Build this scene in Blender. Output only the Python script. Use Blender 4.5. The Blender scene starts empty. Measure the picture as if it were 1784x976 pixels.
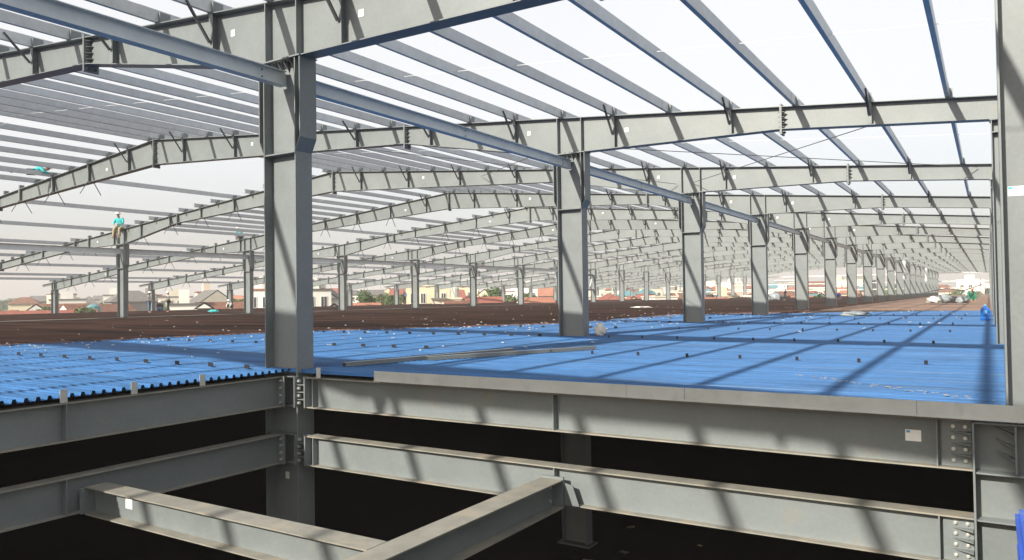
import bpy, bmesh, math, random
from mathutils import Vector, Matrix
random.seed(7)
R = math.radians
sc = bpy.context.scene
col = sc.collection

# ------------------------------------------------------------------ camera
F_PX, W_PX, H_PX = 1320.07, 1784.0, 976.0
c_r = Vector((0.84623072, 0.53263086, -0.01406888))
c_u = Vector((0.02314961, -0.01037409, 0.99967819))
c_w = Vector((-0.5323135, 0.84628408, 0.02110907))
cam_d = bpy.data.cameras.new('camera')
cam = bpy.data.objects.new('camera', cam_d)
col.objects.link(cam)
m = Matrix.Identity(4)
for i in range(3):
    m[i][0] = c_r[i]; m[i][1] = c_u[i]; m[i][2] = -c_w[i]
cam.matrix_world = m
cam_d.sensor_width = 36.0
cam_d.lens = 36.0 * F_PX / W_PX
cam_d.clip_start = 0.05
cam_d.clip_end = 6000
sc.camera = cam

# ------------------------------------------------------------------ light
SUN = Vector((-0.395, -1.775, 1.0)).normalized()
EL = math.asin(SUN.z)
world = bpy.data.worlds.new('World')
sc.world = world
world.use_nodes = True
wn = world.node_tree
sky = wn.nodes.new('ShaderNodeTexSky')
sky.sky_type = 'NISHITA'
sky.sun_disc = False
sky.sun_elevation = EL
sky.sun_rotation = math.atan2(SUN.x, SUN.y)
sky.air_density = 1.0
sky.dust_density = 6.0
sky.ozone_density = 1.0
sky.altitude = 0
bg = wn.nodes['Background']
bg.inputs[1].default_value = 0.15
# thin bright veil of high cloud over the clear sky, thinner towards the horizon
w_tc = wn.nodes.new('ShaderNodeTexCoord')
w_sep = wn.nodes.new('ShaderNodeSeparateXYZ')
wn.links.new(w_tc.outputs['Generated'], w_sep.inputs[0])
w_ramp = wn.nodes.new('ShaderNodeValToRGB')
w_ramp.color_ramp.elements[0].position = 0.0; w_ramp.color_ramp.elements[0].color = (0.25, 0.25, 0.25, 1)
w_ramp.color_ramp.elements[1].position = 0.22; w_ramp.color_ramp.elements[1].color = (0.85, 0.85, 0.85, 1)
wn.links.new(w_sep.outputs[2], w_ramp.inputs[0])
w_nz = wn.nodes.new('ShaderNodeTexNoise'); w_nz.inputs['Scale'].default_value = 2.2; w_nz.inputs['Detail'].default_value = 5
wn.links.new(w_tc.outputs['Generated'], w_nz.inputs['Vector'])
w_map = wn.nodes.new('ShaderNodeMapRange'); w_map.inputs[3].default_value = 0.88; w_map.inputs[4].default_value = 1.08
wn.links.new(w_nz.outputs[0], w_map.inputs[0])
w_mul = wn.nodes.new('ShaderNodeMath'); w_mul.operation = 'MULTIPLY'
wn.links.new(w_ramp.outputs[0], w_mul.inputs[0]); wn.links.new(w_map.outputs[0], w_mul.inputs[1])
w_mix = wn.nodes.new('ShaderNodeMix'); w_mix.data_type = 'RGBA'
wn.links.new(w_mul.outputs[0], w_mix.inputs[0])
wn.links.new(sky.outputs[0], w_mix.inputs[6])
w_mix.inputs[7].default_value = (4.22, 4.2, 4.18, 1)
wn.links.new(w_mix.outputs[2], bg.inputs[0])
sun_d = bpy.data.lights.new('sun', 'SUN')
sun_d.energy = 4.8
sun_d.angle = R(0.7)
sun_d.color = (1.0, 0.93, 0.80)
sun = bpy.data.objects.new('sun', sun_d)
col.objects.link(sun)
sun.rotation_euler = SUN.to_track_quat('Z', 'Y').to_euler()
sc.view_settings.view_transform = 'Standard'
sc.view_settings.look = 'None'
sc.view_settings.gamma = 1
sc.view_settings.use_curve_mapping = False
sc.view_settings.exposure = 0.74

# ------------------------------------------------------------------ materials
def mat(name, c, rough=0.6, metal=0.0, var=0.12, scale=3.0, spec=0.5, stain=None, stretch=None, bump=0.0, haze=None):
    mm = bpy.data.materials.new(name)
    mm.use_nodes = True
    nt = mm.node_tree
    b = nt.nodes['Principled BSDF']
    b.inputs['Roughness'].default_value = rough
    b.inputs['Metallic'].default_value = metal
    b.inputs['Specular IOR Level'].default_value = spec
    tc = nt.nodes.new('ShaderNodeTexCoord')
    mp = nt.nodes.new('ShaderNodeMapping')
    if stretch: mp.inputs['Scale'].default_value = stretch
    nt.links.new(tc.outputs['Object'], mp.inputs[0])
    nz = nt.nodes.new('ShaderNodeTexNoise')
    nz.inputs['Scale'].default_value = scale
    nz.inputs['Detail'].default_value = 6
    nz.inputs['Roughness'].default_value = 0.65
    nt.links.new(mp.outputs[0], nz.inputs['Vector'])
    rp = nt.nodes.new('ShaderNodeValToRGB')
    rp.color_ramp.elements[0].position = 0.3
    rp.color_ramp.elements[1].position = 0.7
    lo = [x * (1 - var) for x in c]; hi = [min(1, x * (1 + var)) for x in c]
    rp.color_ramp.elements[0].color = (*lo, 1)
    rp.color_ramp.elements[1].color = (*hi, 1)
    nt.links.new(nz.outputs[0], rp.inputs[0])
    out = rp.outputs[0]
    if stain:
        sc_, thr, scol, amt = stain
        n2 = nt.nodes.new('ShaderNodeTexNoise')
        n2.inputs['Scale'].default_value = sc_
        n2.inputs['Detail'].default_value = 8
        nt.links.new(mp.outputs[0], n2.inputs['Vector'])
        r2 = nt.nodes.new('ShaderNodeValToRGB')
        r2.color_ramp.elements[0].position = thr
        r2.color_ramp.elements[1].position = min(1, thr + 0.12)
        r2.color_ramp.elements[0].color = (0, 0, 0, 1)
        r2.color_ramp.elements[1].color = (amt, amt, amt, 1)
        nt.links.new(n2.outputs[0], r2.inputs[0])
        mx = nt.nodes.new('ShaderNodeMix')
        mx.data_type = 'RGBA'
        nt.links.new(r2.outputs[0], mx.inputs[0])
        nt.links.new(out, mx.inputs[6])
        mx.inputs[7].default_value = (*scol, 1)
        out = mx.outputs[2]
    nt.links.new(out, b.inputs['Base Color'])
    if bump:
        bp = nt.nodes.new('ShaderNodeBump')
        bp.inputs['Strength'].default_value = bump
        bp.inputs['Distance'].default_value = 0.01
        nt.links.new(nz.outputs[0], bp.inputs['Height'])
        nt.links.new(bp.outputs[0], b.inputs['Normal'])
    return mm

M = {}
M['paint'] = mat('grey_steel_paint', (0.158, 0.178, 0.184), 0.42, 0, 0.12, 1.3, 0.5, stain=(2.6, 0.62, (0.19, 0.18, 0.15), 0.5))
def piece_tone(mm, lo, hi):           # each piece left the paint shop a slightly different shade
    nt = mm.node_tree; b = nt.nodes['Principled BSDF']
    src = b.inputs['Base Color'].links[0].from_socket
    oi = nt.nodes.new('ShaderNodeObjectInfo'); mr = nt.nodes.new('ShaderNodeMapRange')
    mr.inputs[3].default_value = lo; mr.inputs[4].default_value = hi
    nt.links.new(oi.outputs['Random'], mr.inputs[0])
    tc = nt.nodes.new('ShaderNodeTexCoord'); nz = nt.nodes.new('ShaderNodeTexNoise')
    nz.inputs['Scale'].default_value = 22; nz.inputs['Detail'].default_value = 5; nz.inputs['Roughness'].default_value = .7
    nt.links.new(tc.outputs['Object'], nz.inputs['Vector'])
    m2 = nt.nodes.new('ShaderNodeMapRange'); m2.inputs[1].default_value = .3; m2.inputs[2].default_value = .7; m2.inputs[3].default_value = .93; m2.inputs[4].default_value = 1.07
    nt.links.new(nz.outputs[0], m2.inputs[0])
    mu = nt.nodes.new('ShaderNodeMath'); mu.operation = 'MULTIPLY'
    nt.links.new(mr.outputs[0], mu.inputs[0]); nt.links.new(m2.outputs[0], mu.inputs[1])
    vm = nt.nodes.new('ShaderNodeVectorMath'); vm.operation = 'SCALE'
    nt.links.new(src, vm.inputs[0]); nt.links.new(mu.outputs[0], vm.inputs['Scale'])
    nt.links.new(vm.outputs[0], b.inputs['Base Color'])
piece_tone(M['paint'], 0.93, 1.06)
M['dusty'] = mat('dusty_steel_paint', (0.21, 0.205, 0.18), 0.6, 0, 0.16, 5, 0.4, stain=(3.5, 0.52, (0.28, 0.25, 0.20), 0.7))
M['galv'] = mat('galvanised_steel', (0.49, 0.515, 0.53), 0.5, 0.05, 0.10, 4, stain=(7, 0.6, (0.6, 0.61, 0.61), 0.5))
piece_tone(M['galv'], 0.9, 1.1)
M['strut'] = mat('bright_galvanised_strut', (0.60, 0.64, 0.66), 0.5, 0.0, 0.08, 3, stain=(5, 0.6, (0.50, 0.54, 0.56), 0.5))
M['flash'] = mat('galvanised_flashing', (0.42, 0.44, 0.43), 0.5, 0.05, 0.12, 2.5, stain=(6, 0.6, (0.34, 0.36, 0.36), 0.6))
M['bolt'] = mat('zinc_bolt', (0.62, 0.62, 0.58), 0.35, 0.6, 0.1, 20)
M['darkbolt'] = mat('dark_bolt', (0.10, 0.10, 0.10), 0.5, 0.5, 0.2, 20)
M['dark'] = mat('dark_primer_steel', (0.06, 0.065, 0.07), 0.6, 0.1, 0.25, 8)
M['deck'] = mat('blue_profiled_deck', (0.032, 0.108, 0.262), 0.55, 0.0, 0.17, 0.7, 0.12, stain=(1.6, 0.60, (0.10, 0.15, 0.23), 0.6), stretch=(0.22, 2.4, 1))
def deck_streaks(mm):
    nt = mm.node_tree; b = nt.nodes['Principled BSDF']
    src = b.inputs['Base Color'].links[0].from_socket
    tc = nt.nodes.new('ShaderNodeTexCoord'); mp = nt.nodes.new('ShaderNodeMapping')
    mp.inputs['Scale'].default_value = (0.28, 9.0, 1)
    nt.links.new(tc.outputs['Object'], mp.inputs[0])
    nz = nt.nodes.new('ShaderNodeTexNoise'); nz.inputs['Scale'].default_value = 1.6; nz.inputs['Detail'].default_value = 9; nz.inputs['Roughness'].default_value = 0.8
    nt.links.new(mp.outputs[0], nz.inputs['Vector'])
    mr = nt.nodes.new('ShaderNodeMapRange'); mr.inputs[1].default_value = .3; mr.inputs[2].default_value = .7; mr.inputs[3].default_value = .5; mr.inputs[4].default_value = 1.6
    nt.links.new(nz.outputs[0], mr.inputs[0])
    vm = nt.nodes.new('ShaderNodeVectorMath'); vm.operation = 'SCALE'
    nt.links.new(src, vm.inputs[0]); nt.links.new(mr.outputs[0], vm.inputs['Scale'])
    nt.links.new(vm.outputs[0], b.inputs['Base Color'])
deck_streaks(M['deck'])
M['rustdeck'] = mat('dusty_brown_deck', (0.115, 0.08, 0.068), 0.8, 0, 0.5, 1.6, 0.2, stain=(0.5, 0.55, (0.065, 0.055, 0.053), 0.8), stretch=(0.35, 1.3, 1))
M['tandeck'] = mat('dusty_tan_deck', (0.25, 0.165, 0.125), 0.85, 0, 0.3, 1.2, 0.2, stain=(0.9, 0.55, (0.12, 0.085, 0.07), 0.7), stretch=(0.3, 1.6, 1))
M['rebar'] = mat('rusty_rebar', (0.155, 0.088, 0.07), 0.85, 0.1, 0.6, 0.5, 0.2, stretch=(0.25, 1.4, 1), stain=(0.6, 0.5, (0.06, 0.05, 0.045), 0.8))
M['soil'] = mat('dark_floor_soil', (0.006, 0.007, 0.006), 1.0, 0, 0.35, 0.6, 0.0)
M['field'] = mat('hazy_field_ground', (0.08, 0.08, 0.045), 0.95, 0, 0.4, 0.03, 0.1)
M['rusttab'] = mat('blackened_steel_tab', (0.018, 0.018, 0.022), 0.7, 0.0, 0.3, 20, 0.2)
M['paper'] = mat('white_paper', (0.82, 0.82, 0.80), 0.7, 0, 0.03, 5)
M['bluepaper'] = mat('blue_print', (0.05, 0.35, 0.6), 0.7, 0, 0.05, 5)
M['white'] = mat('white_cloth', (0.55, 0.54, 0.51), 0.8, 0, 0.15, 9)
M['hat'] = mat('white_helmet', (0.85, 0.84, 0.80), 0.35, 0, 0.05, 9)
M['skin'] = mat('skin', (0.36, 0.20, 0.13), 0.6, 0, 0.08, 8)
M['teal'] = mat('teal_shirt', (0.03, 0.38, 0.40), 0.8, 0, 0.15, 9)
M['khaki'] = mat('khaki_cloth', (0.30, 0.25, 0.15), 0.8, 0, 0.15, 9)
M['jeans'] = mat('blue_jeans', (0.07, 0.12, 0.22), 0.85, 0, 0.2, 9)
M['black'] = mat('black_cloth', (0.02, 0.02, 0.025), 0.8, 0, 0.2, 9)
M['navy'] = mat('navy_cloth', (0.02, 0.04, 0.20), 0.8, 0, 0.2, 9)
M['green'] = mat('green_cloth', (0.02, 0.16, 0.10), 0.8, 0, 0.2, 9)
M['greytarp'] = mat('grey_tarp', (0.22, 0.25, 0.27), 0.55, 0, 0.4, 3)
M['leaf'] = mat('leaf_green', (0.06, 0.105, 0.028), 0.8, 0, 0.55, 1.2, 0.2)
M['leafb'] = mat('leaf_olive', (0.095, 0.125, 0.045), 0.8, 0, 0.5, 1.2, 0.2)
M['bark'] = mat('bark', (0.12, 0.09, 0.06), 0.9, 0, 0.3, 3, 0.1)
M['cream'] = mat('cream_render', (0.60, 0.55, 0.45), 0.85, 0, 0.08, 0.5, 0.2)
M['wwall'] = mat('white_render', (0.74, 0.72, 0.67), 0.85, 0, 0.07, 0.5, 0.2)
M['ywall'] = mat('yellow_render', (0.60, 0.52, 0.37), 0.85, 0, 0.08, 0.5, 0.2)
M['pwall'] = mat('pink_render', (0.52, 0.36, 0.29), 0.85, 0, 0.08, 0.5, 0.2)
M['gwall'] = mat('grey_render', (0.2, 0.195, 0.185), 0.85, 0, 0.12, 0.5, 0.2)
M['rtile'] = mat('red_roof_tile', (0.27, 0.095, 0.07), 0.8, 0, 0.25, 1.5, 0.2)
M['btile'] = mat('brown_roof_tile', (0.17, 0.08, 0.055), 0.85, 0, 0.3, 1.5, 0.2)
M['otile'] = mat('orange_roof_tile', (0.34, 0.15, 0.10), 0.8, 0, 0.2, 1.5, 0.2)
M['gtile'] = mat('grey_roof_sheet', (0.13, 0.125, 0.12), 0.8, 0, 0.2, 1.5, 0.2)
M['ctile'] = mat('cyan_roof_sheet', (0.10, 0.24, 0.27), 0.7, 0, 0.2, 1.5, 0.2)
M['glass'] = mat('dark_window', (0.04, 0.045, 0.05), 0.25, 0, 0.3, 3)

def bottle_mat():
    mm = mat('blue_water_bottle_plastic', (0.015, 0.17, 0.62), 0.12, 0, 0.1, 4)
    mm.node_tree.nodes['Principled BSDF'].inputs['Transmission Weight'].default_value = 0.25
    return mm
M['bottle'] = bottle_mat()

M['cap'] = mat('light_blue_cap', (0.15, 0.5, 0.85), 0.4, 0, 0.05, 8)
M['drum'] = mat('blue_drum_plastic', (0.012, 0.07, 0.42), 0.5, 0, 0.2, 6, stain=(8, 0.6, (0.10, 0.16, 0.36), 0.5))

# ------------------------------------------------------------------ mesh helpers
class MB:
    def __init__(s): s.v = []; s.f = []
    def box(s, x0, x1, y0, y1, z0, z1):
        n = len(s.v)
        s.v += [(x0,y0,z0),(x1,y0,z0),(x1,y1,z0),(x0,y1,z0),(x0,y0,z1),(x1,y0,z1),(x1,y1,z1),(x0,y1,z1)]
        s.f += [(n,n+3,n+2,n+1),(n+4,n+5,n+6,n+7),(n,n+1,n+5,n+4),(n+1,n+2,n+6,n+5),(n+2,n+3,n+7,n+6),(n+3,n,n+4,n+7)]
        return s
    def xz(s, poly, y0, y1):            # polygon in the XZ plane, extruded along Y
        n = len(s.v); k = len(poly)
        s.v += [(x, y0, z) for x, z in poly] + [(x, y1, z) for x, z in poly]
        s.f.append(tuple(range(n, n+k))); s.f.append(tuple(range(n+2*k-1, n+k-1, -1)))
        for i in range(k):
            j = (i+1) % k
            s.f.append((n+i, n+k+i, n+k+j, n+j))
        return s
    def ribbon(s, line, t, y0, y1):     # strip following (x,z) points, t thick downwards
        for (a, b), (c, d) in zip(line, line[1:]):
            s.xz([(a,b),(c,d),(c,d-t),(a,b-t)], y0, y1)
        return s
    def bar(s, a, b, w, h=None, sides=4):
        a = Vector(a); b = Vector(b); h = h or w
        d = (b-a).normalized()
        up = Vector((0,0,1)) if abs(d.z) < 0.95 else Vector((1,0,0))
        r = d.cross(up).normalized(); u = r.cross(d).normalized()
        n = len(s.v)
        for p in (a, b):
            for k in range(sides):
                t = 2*math.pi*(k+0.5)/sides
                f = 1/math.cos(math.pi/sides) if sides == 4 else 1
                s.v.append(tuple(p + r*(math.cos(t)*w/2*f) + u*(math.sin(t)*h/2*f)))
        s.f.append(tuple(range(n+sides-1, n-1, -1))); s.f.append(tuple(range(n+sides, n+2*sides)))
        for k in range(sides):
            j = (k+1) % sides
            s.f.append((n+k, n+j, n+sides+j, n+sides+k))
        return s
    def lathe(s, prof, seg=20, cx=0, cy=0, jit=0):
        n = len(s.v)
        for r, z in prof:
            for k in range(seg):
                t = 2*math.pi*k/seg; q = r*(1+random.uniform(-jit, jit))
                s.v.append((cx+q*math.cos(t), cy+q*math.sin(t), z))
        for i in range(len(prof)-1):
            for k in range(seg):
                j = (k+1) % seg
                s.f.append((n+i*seg+k, n+i*seg+j, n+(i+1)*seg+j, n+(i+1)*seg+k))
        s.f.append(tuple(range(n+seg-1, n-1, -1)))
        e = n+(len(prof)-1)*seg
        s.f.append(tuple(range(e, e+seg)))
        return s
    def mesh(s, name, m_):
        me = bpy.data.meshes.new(name)
        me.from_pydata(s.v, [], s.f); me.update()
        bm = bmesh.new(); bm.from_mesh(me)
        bmesh.ops.recalc_face_normals(bm, faces=bm.faces)
        bm.to_mesh(me); bm.free()
        for q in (m_ if isinstance(m_, (list, tuple)) else [m_]): me.materials.append(q)
        return me
    def build(s, name, m_, parent=None, loc=(0,0,0), rz=0):
        return link(name, s.mesh(name, m_), parent, loc, rz)

def link(name, me, parent=None, loc=(0,0,0), rz=0):
    o = bpy.data.objects.new(name, me)
    o.location = loc; o.rotation_euler = (0, 0, rz)
    col.objects.link(o)
    if parent: o.parent = parent
    return o

def empty(name, loc, rz=0):
    o = bpy.data.objects.new(name, None)
    o.empty_display_size = 0.2
    o.location = loc; o.rotation_euler = (0, 0, rz)
    col.objects.link(o)
    return o

def tag(o, label, cat, group=None):
    o['label'] = label; o['category'] = cat; o['kind'] = 'thing'
    if group: o['group'] = group
    return o

def struct(o, kind='structure'):
    o['kind'] = kind
    return o

def copy_tree(o, loc=None, parent=None):
    c = o.copy(); col.objects.link(c)
    c.parent = parent
    if loc is not None: c.location = loc
    for ch in KIDS.get(o.name, []): copy_tree(ch, None, c)
    return c
KIDS = {}
def index_kids(o):
    KIDS[o.name] = list(o.children)
    for ch in o.children: index_kids(ch)

ORD = ['first','second','third','fourth','fifth','sixth','seventh','eighth','ninth','tenth','eleventh','twelfth','thirteenth','fourteenth','fifteenth','sixteenth','seventeenth','eighteenth','nineteenth','twentieth']
def nth(i):
    if i < 20: return ORD[i]
    t = {2:'twenty',3:'thirty',4:'forty'}[(i+1)//10]
    return t + '-' + ORD[(i % 10)] if (i+1) % 10 else t.replace('y','ieth')

# pixel of the photograph -> direction, used only to read off real positions at a chosen distance
def ray(px, py):
    return c_w + c_r*((px-892)/F_PX) - c_u*((py-488)/F_PX)
def at(px, depth):
    d = ray(px, 515); d = d * depth
    return d.x, d.y
def height(px, py, depth):
    return (ray(px, py)*depth).z

# ------------------------------------------------------------------ frame geometry
Y1 = 7.664
def FY(k):
    return -0.90 if k == 0 else (-9.9 if k == -1 else Y1 + (k-1)*9.0)
NF = 19
RIDGE = -25.94
def T(x): return 5.95 - 0.0905*(x-RIDGE) if x > RIDGE else 5.95 + 0.0978*(x-RIDGE)
BOT = [(9.5,2.25),(0.8,3.07),(0.09,3.15),(-3.64,3.45),(-8.2,3.50),(-9.2,3.50),(-13.95,4.37),(-25.94,5.03),(-37.9,4.30),(-42.75,3.43),(-43.95,3.37),(-48.4,3.28),(-58.0,2.33),(-68.3,1.12),(-69.25,1.10)]
def Bz(x):
    for (a, b), (c, d) in zip(BOT, BOT[1:]):
        if c <= x <= a: return b + (d-b)*(a-x)/(a-c)
    return T(x) - 0.5
DECK = -1.0

# ------------------------------------------------------------------ setting: ground and decks
g = MB(); g.v = [(-3000,-600,-6.1),(3000,-600,-6.1),(3000,4200,-6.1),(-3000,4200,-6.1)]; g.f = [(0,1,2,3)]
struct(g.build('ground', M['field']))
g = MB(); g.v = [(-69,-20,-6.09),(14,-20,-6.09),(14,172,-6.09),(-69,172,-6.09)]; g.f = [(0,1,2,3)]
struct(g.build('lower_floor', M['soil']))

BND = [(-21.5,-20),(-20.6,0),(-19.6,8.6),(-17.45,16.3),(-12.6,23.1),(-12.45,35.2),(-6.5,38.3),(-0.55,42.3),(12.5,42.6)]
def bnd(y):                           # western limit of the bare blue deck at a given y
    if y >= 42.6: return 12.5
    for (a, b), (c, d) in zip(BND, BND[1:]):
        if b <= y <= d: return a + (c-a)*(y-b)/(d-b)
    return 12.5

def profile(y0, y1, pitch):
    pts = []
    y = y0
    while y < y1 - 1e-6:
        w = pitch
        pts += [(y, -1.048), (y+w*0.50, -1.048), (y+w*0.60, -1.004), (y+w*0.88, -1.004)]
        y += w
    pts.append((y1, -1.048))
    return pts
def deck_sheet(name, xa, xb, y0, y1, m_, pitch=0.118):
    b = MB()
    for y, z in profile(y0, y1, pitch):
        L = xa(y) if callable(xa) else xa
        b.v += [(L, y, z), (xb, y, z)]
    n = len(b.v)//2
    for i in range(n-1): b.f.append((2*i, 2*i+1, 2*i+3, 2*i+2))
    return struct(b.build(name, m_))
deck_sheet('blue_deck', lambda y: bnd(y)-1.0, 11.5, 7.53, 43.4, M['deck'])
deck_sheet('blue_deck', lambda y: bnd(y)-1.0, -8.605, -20.0, 7.52, M['deck'])
deck_sheet('near_deck', -1.6, 11.5, -20.0, 2.05, M['deck'])
deck_sheet('side_deck', 1.05, 11.5, 2.06, 7.52, M['deck'])
deck_sheet('brown_deck', -70.3, lambda y: bnd(y)-1.02, -20, 60, M['rustdeck'], 0.23) if 0 else None
b = MB()
ys = [-20 + 0.75*i for i in range(257)]
for y in ys:
    b.v += [(-70.3, y, -1.052), (min(bnd(y)-0.9 + 0.0*y, 11.5), y, -1.052)]
for i in range(len(ys)-1): b.f.append((2*i, 2*i+1, 2*i+3, 2*i+2))
struct(b.build('brown_deck', M['rustdeck']))
b = MB(); b.v = [(-8.0,43.45,-1.03),(11.5,43.45,-1.03),(11.5,171.5,-1.03),(-8.0,171.5,-1.03)]; b.f = [(0,1,2,3)]
struct(b.build('dusty_deck', M['tandeck']))
# the loose rusty reinforcement lying over the far deck
b = MB()
y = -6.0
while y < 171.5:
    xe = (bnd(y) if y < 38 else -8.0) + random.uniform(-0.35, 0.15)
    b.bar((-69.6, y, -0.975), (xe, y+random.uniform(-.05,.05), -0.975), 0.024)
    y += 0.17 if y < 60 else 0.3
x = -69.4
while x < 11.5:
    # start of the bar = nearest y at which this x is inside the covered zone
    if x > -8.0: break
    ya = -6.0
    while ya < 43 and bnd(ya) < x: ya += 0.2
    if x > -21.6: ya += random.uniform(-0.3, 0.4)
    b.bar((x, ya, -0.955), (x, 171.3, -0.955), 0.02)
    x += 0.25
struct(b.build('rebar_mesh', M['rebar']), 'stuff')
b = MB(); b.box(-43.75, -43.0, -8, 170, -1.02, -0.945)
tag(b.build('floor_beam_flange', M['dusty']), 'long grey floor beam flange showing in the brown deck along the middle column row', 'floor beam')

# chips, offcuts and scraps strewn on the deck
b = MB()
for i in range(170):
    y = random.uniform(8, 60); x = bnd(min(y, 37)) - random.expovariate(.09)
    if x < -66: continue
    b.bar((x, y, -0.945), (x+random.uniform(-.1,.1), y+random.uniform(-.06,.06), -0.94), random.uniform(.008,.028), .012)
for i in range(330):
    t = random.random()
    y = random.uniform(7.6, 41)
    x = bnd(y) + (random.expovariate(0.6) if t < 0.7 else random.uniform(0, 12))
    if t > 0.88: x = bnd(y) - random.uniform(0, 18)
    if -9.4 < x < 0.1 and y < 7.7: continue
    if x > 0: continue
    s_ = random.uniform(0.01, 0.035)
    b.bar((x, y, -0.985), (x+random.uniform(-.08,.08), y+random.uniform(-.08,.08), -0.985+random.uniform(0,.02)), s_, 0.012)
struct(b.build('deck_scraps', M['white']), 'stuff')
b = MB()
for i in range(60):
    u_ = i/60
    x = -2.0 + 1.9*u_ + random.gauss(0, 0.05); y = 9.6 - 1.5*u_ + random.gauss(0, 0.07)
    b.box(x, x+random.uniform(.01,.04), y, y+random.uniform(.005,.012), -1.0, -0.997)
struct(b.build('plaster_crumbs', M['khaki']), 'stuff')

b = MB()
rq = random.Random(11)
for i in range(26):
    x = rq.uniform(-13, -2); y = rq.uniform(10, 20); w = rq.uniform(.08, .3)
    b.bar((x, y, -6.07), (x+w, y+rq.uniform(-.2,.2), -6.05), w*.6, .02)
struct(b.build('floor_rubbish', M['khaki']), 'stuff')
# ------------------------------------------------------------------ columns
def column(x0, x1, ztop, zbase, zw, capital, detail):
    """H column around y=0; returns Empty with parts or one mesh"""
    parts = []
    hw = 0.155; t = 0.016
    sh = MB()
    sh.box(x0+t, x1-t, -0.006, 0.006, zbase, ztop-0.02)
    sh.box(x0, x0+t, -hw, hw, zbase, ztop-0.02)
    sh.box(x1-t, x1, -hw, hw, zbase, ztop-0.02)
    if zbase < -3:
        sh.box(x0-0.1, x1+0.1, -hw-0.08, hw+0.08, zbase, zbase+0.04)
    parts.append(('shaft', sh, 'paint'))
    wp = MB(); wp.box(x0+t, x1-t, -hw+.01, hw-.01, zw-0.01, zw+0.01)
    parts.append(('waist_plate', wp, 'paint'))
    c = MB()
    cp = MB()
    if capital:
        o = 0.10; zc = zw + 0.20
        for sgn, xe in ((-1, x0), (1, x1)):
            a = xe + sgn*0.002; e = xe + sgn*o
            c.xz([(a, zw+0.005), (e, zc), (e, ztop-0.02), (e-sgn*t, ztop-0.02), (e-sgn*t, zc+0.01), (a, zw+0.035)], -hw-0.002, hw+0.002)
            c.xz([(a, zw+0.036), (e-sgn*(t+.001), zc+0.012), (e-sgn*(t+.001), ztop-0.021), (a, ztop-0.021)], -0.005, 0.005)
        parts.append(('capital', c, 'paint'))
        cp.box(x0-o-0.01, x1+o+0.01, -hw-0.02, hw+0.02, ztop-0.018, ztop+0.001)
    else:
        cp.box(x0-0.02, x1+0.02, -hw-0.01, hw+0.01, ztop-0.018, ztop+0.001)
    parts.append(('cap_plate', cp, 'paint'))
    if not detail:
        j = MB()
        for _, p, _2 in parts:
            n = len(j.v); j.v += p.v; j.f += [tuple(i+n for i in f) for f in p.f]
        return j.mesh('steel_column', M['paint'])
    root = empty('steel_column', (0, 0, 0))
    for nme, p, mm in parts: cap_o = p.build(nme, M[mm], root)
    nb = 5 if capital else 3
    bt = MB(); bt.lathe([(0.017,-0.045),(0.017,-0.02),(0.010,-0.02),(0.010,0.004),(0.020,0.004),(0.020,0.030),(0.010,0.031),(0.010,0.045)], 8)
    me = bt.mesh('bolt', M['darkbolt'])
    gs = MB(); gs.v = [(0,-0.006,0),(0,-0.13,0),(0,-0.006,-0.15)]; 
    gm = MB(); n = 0
    for dx in (-0.005, 0.005): gm.v += [(dx,-0.008,0),(dx,-0.14,0),(dx,-0.008,-0.16)]
    gm.f = [(0,1,2),(5,4,3),(0,3,4,1),(1,4,5,2),(2,5,3,0)]
    gme = gm.mesh('gusset', M['paint'])
    for i in range(nb):
        xx = x0 + (x1-x0)*(i+0.6)/(nb+0.2)
        link('bolt', me, cap_o, (xx, -0.09, ztop-0.004))
        if i < nb-1:
            link('gusset', gme, root, (xx+(x1-x0)*0.5/(nb+0.2), 0, ztop-0.02))
    index_kids(root)
    return root

ROWS = {
    'inner': (-9.03, -8.356, 3.502, 2.12, True),
    'middle': (-43.66, -43.02, 3.375, 1.95, True),
    'outer left': (-69.2, -68.55, 1.10, 0.85, False),
    'right edge': (0.10, 0.78, 3.14, 2.9, False),
}
for row, (x0, x1, zt, zw, capi) in ROWS.items():
    proto = None; far = None; protos = None
    for k in range(0, NF+1):
        if k == 0 and row != 'right edge': continue
        if k == 0: continue
        near = k <= (9 if row == 'inner' else 6)
        if k > 12 and row == 'outer left': pass
        deep = k <= 2 and row == 'inner'
        if near:
            if deep:
                if protos is None: protos = column(x0, x1, zt, -6.09, zw, capi, True); o = protos
                else: o = copy_tree(protos)
            else:
                if proto is None: proto = column(x0, x1, zt, -1.1, zw, capi, True); o = proto
                else: o = copy_tree(proto)
            o.location = (0, FY(k), 0)
        else:
            if far is None: far = column(x0, x1, zt, -1.1, zw, capi, False)
            o = link('steel_column', far, None, (0, FY(k), 0))
        tag(o, 'grey steel H column, %s from the front in the %s row' % (nth(k-1), row), 'column', 'columns of the %s row' % row)

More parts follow.
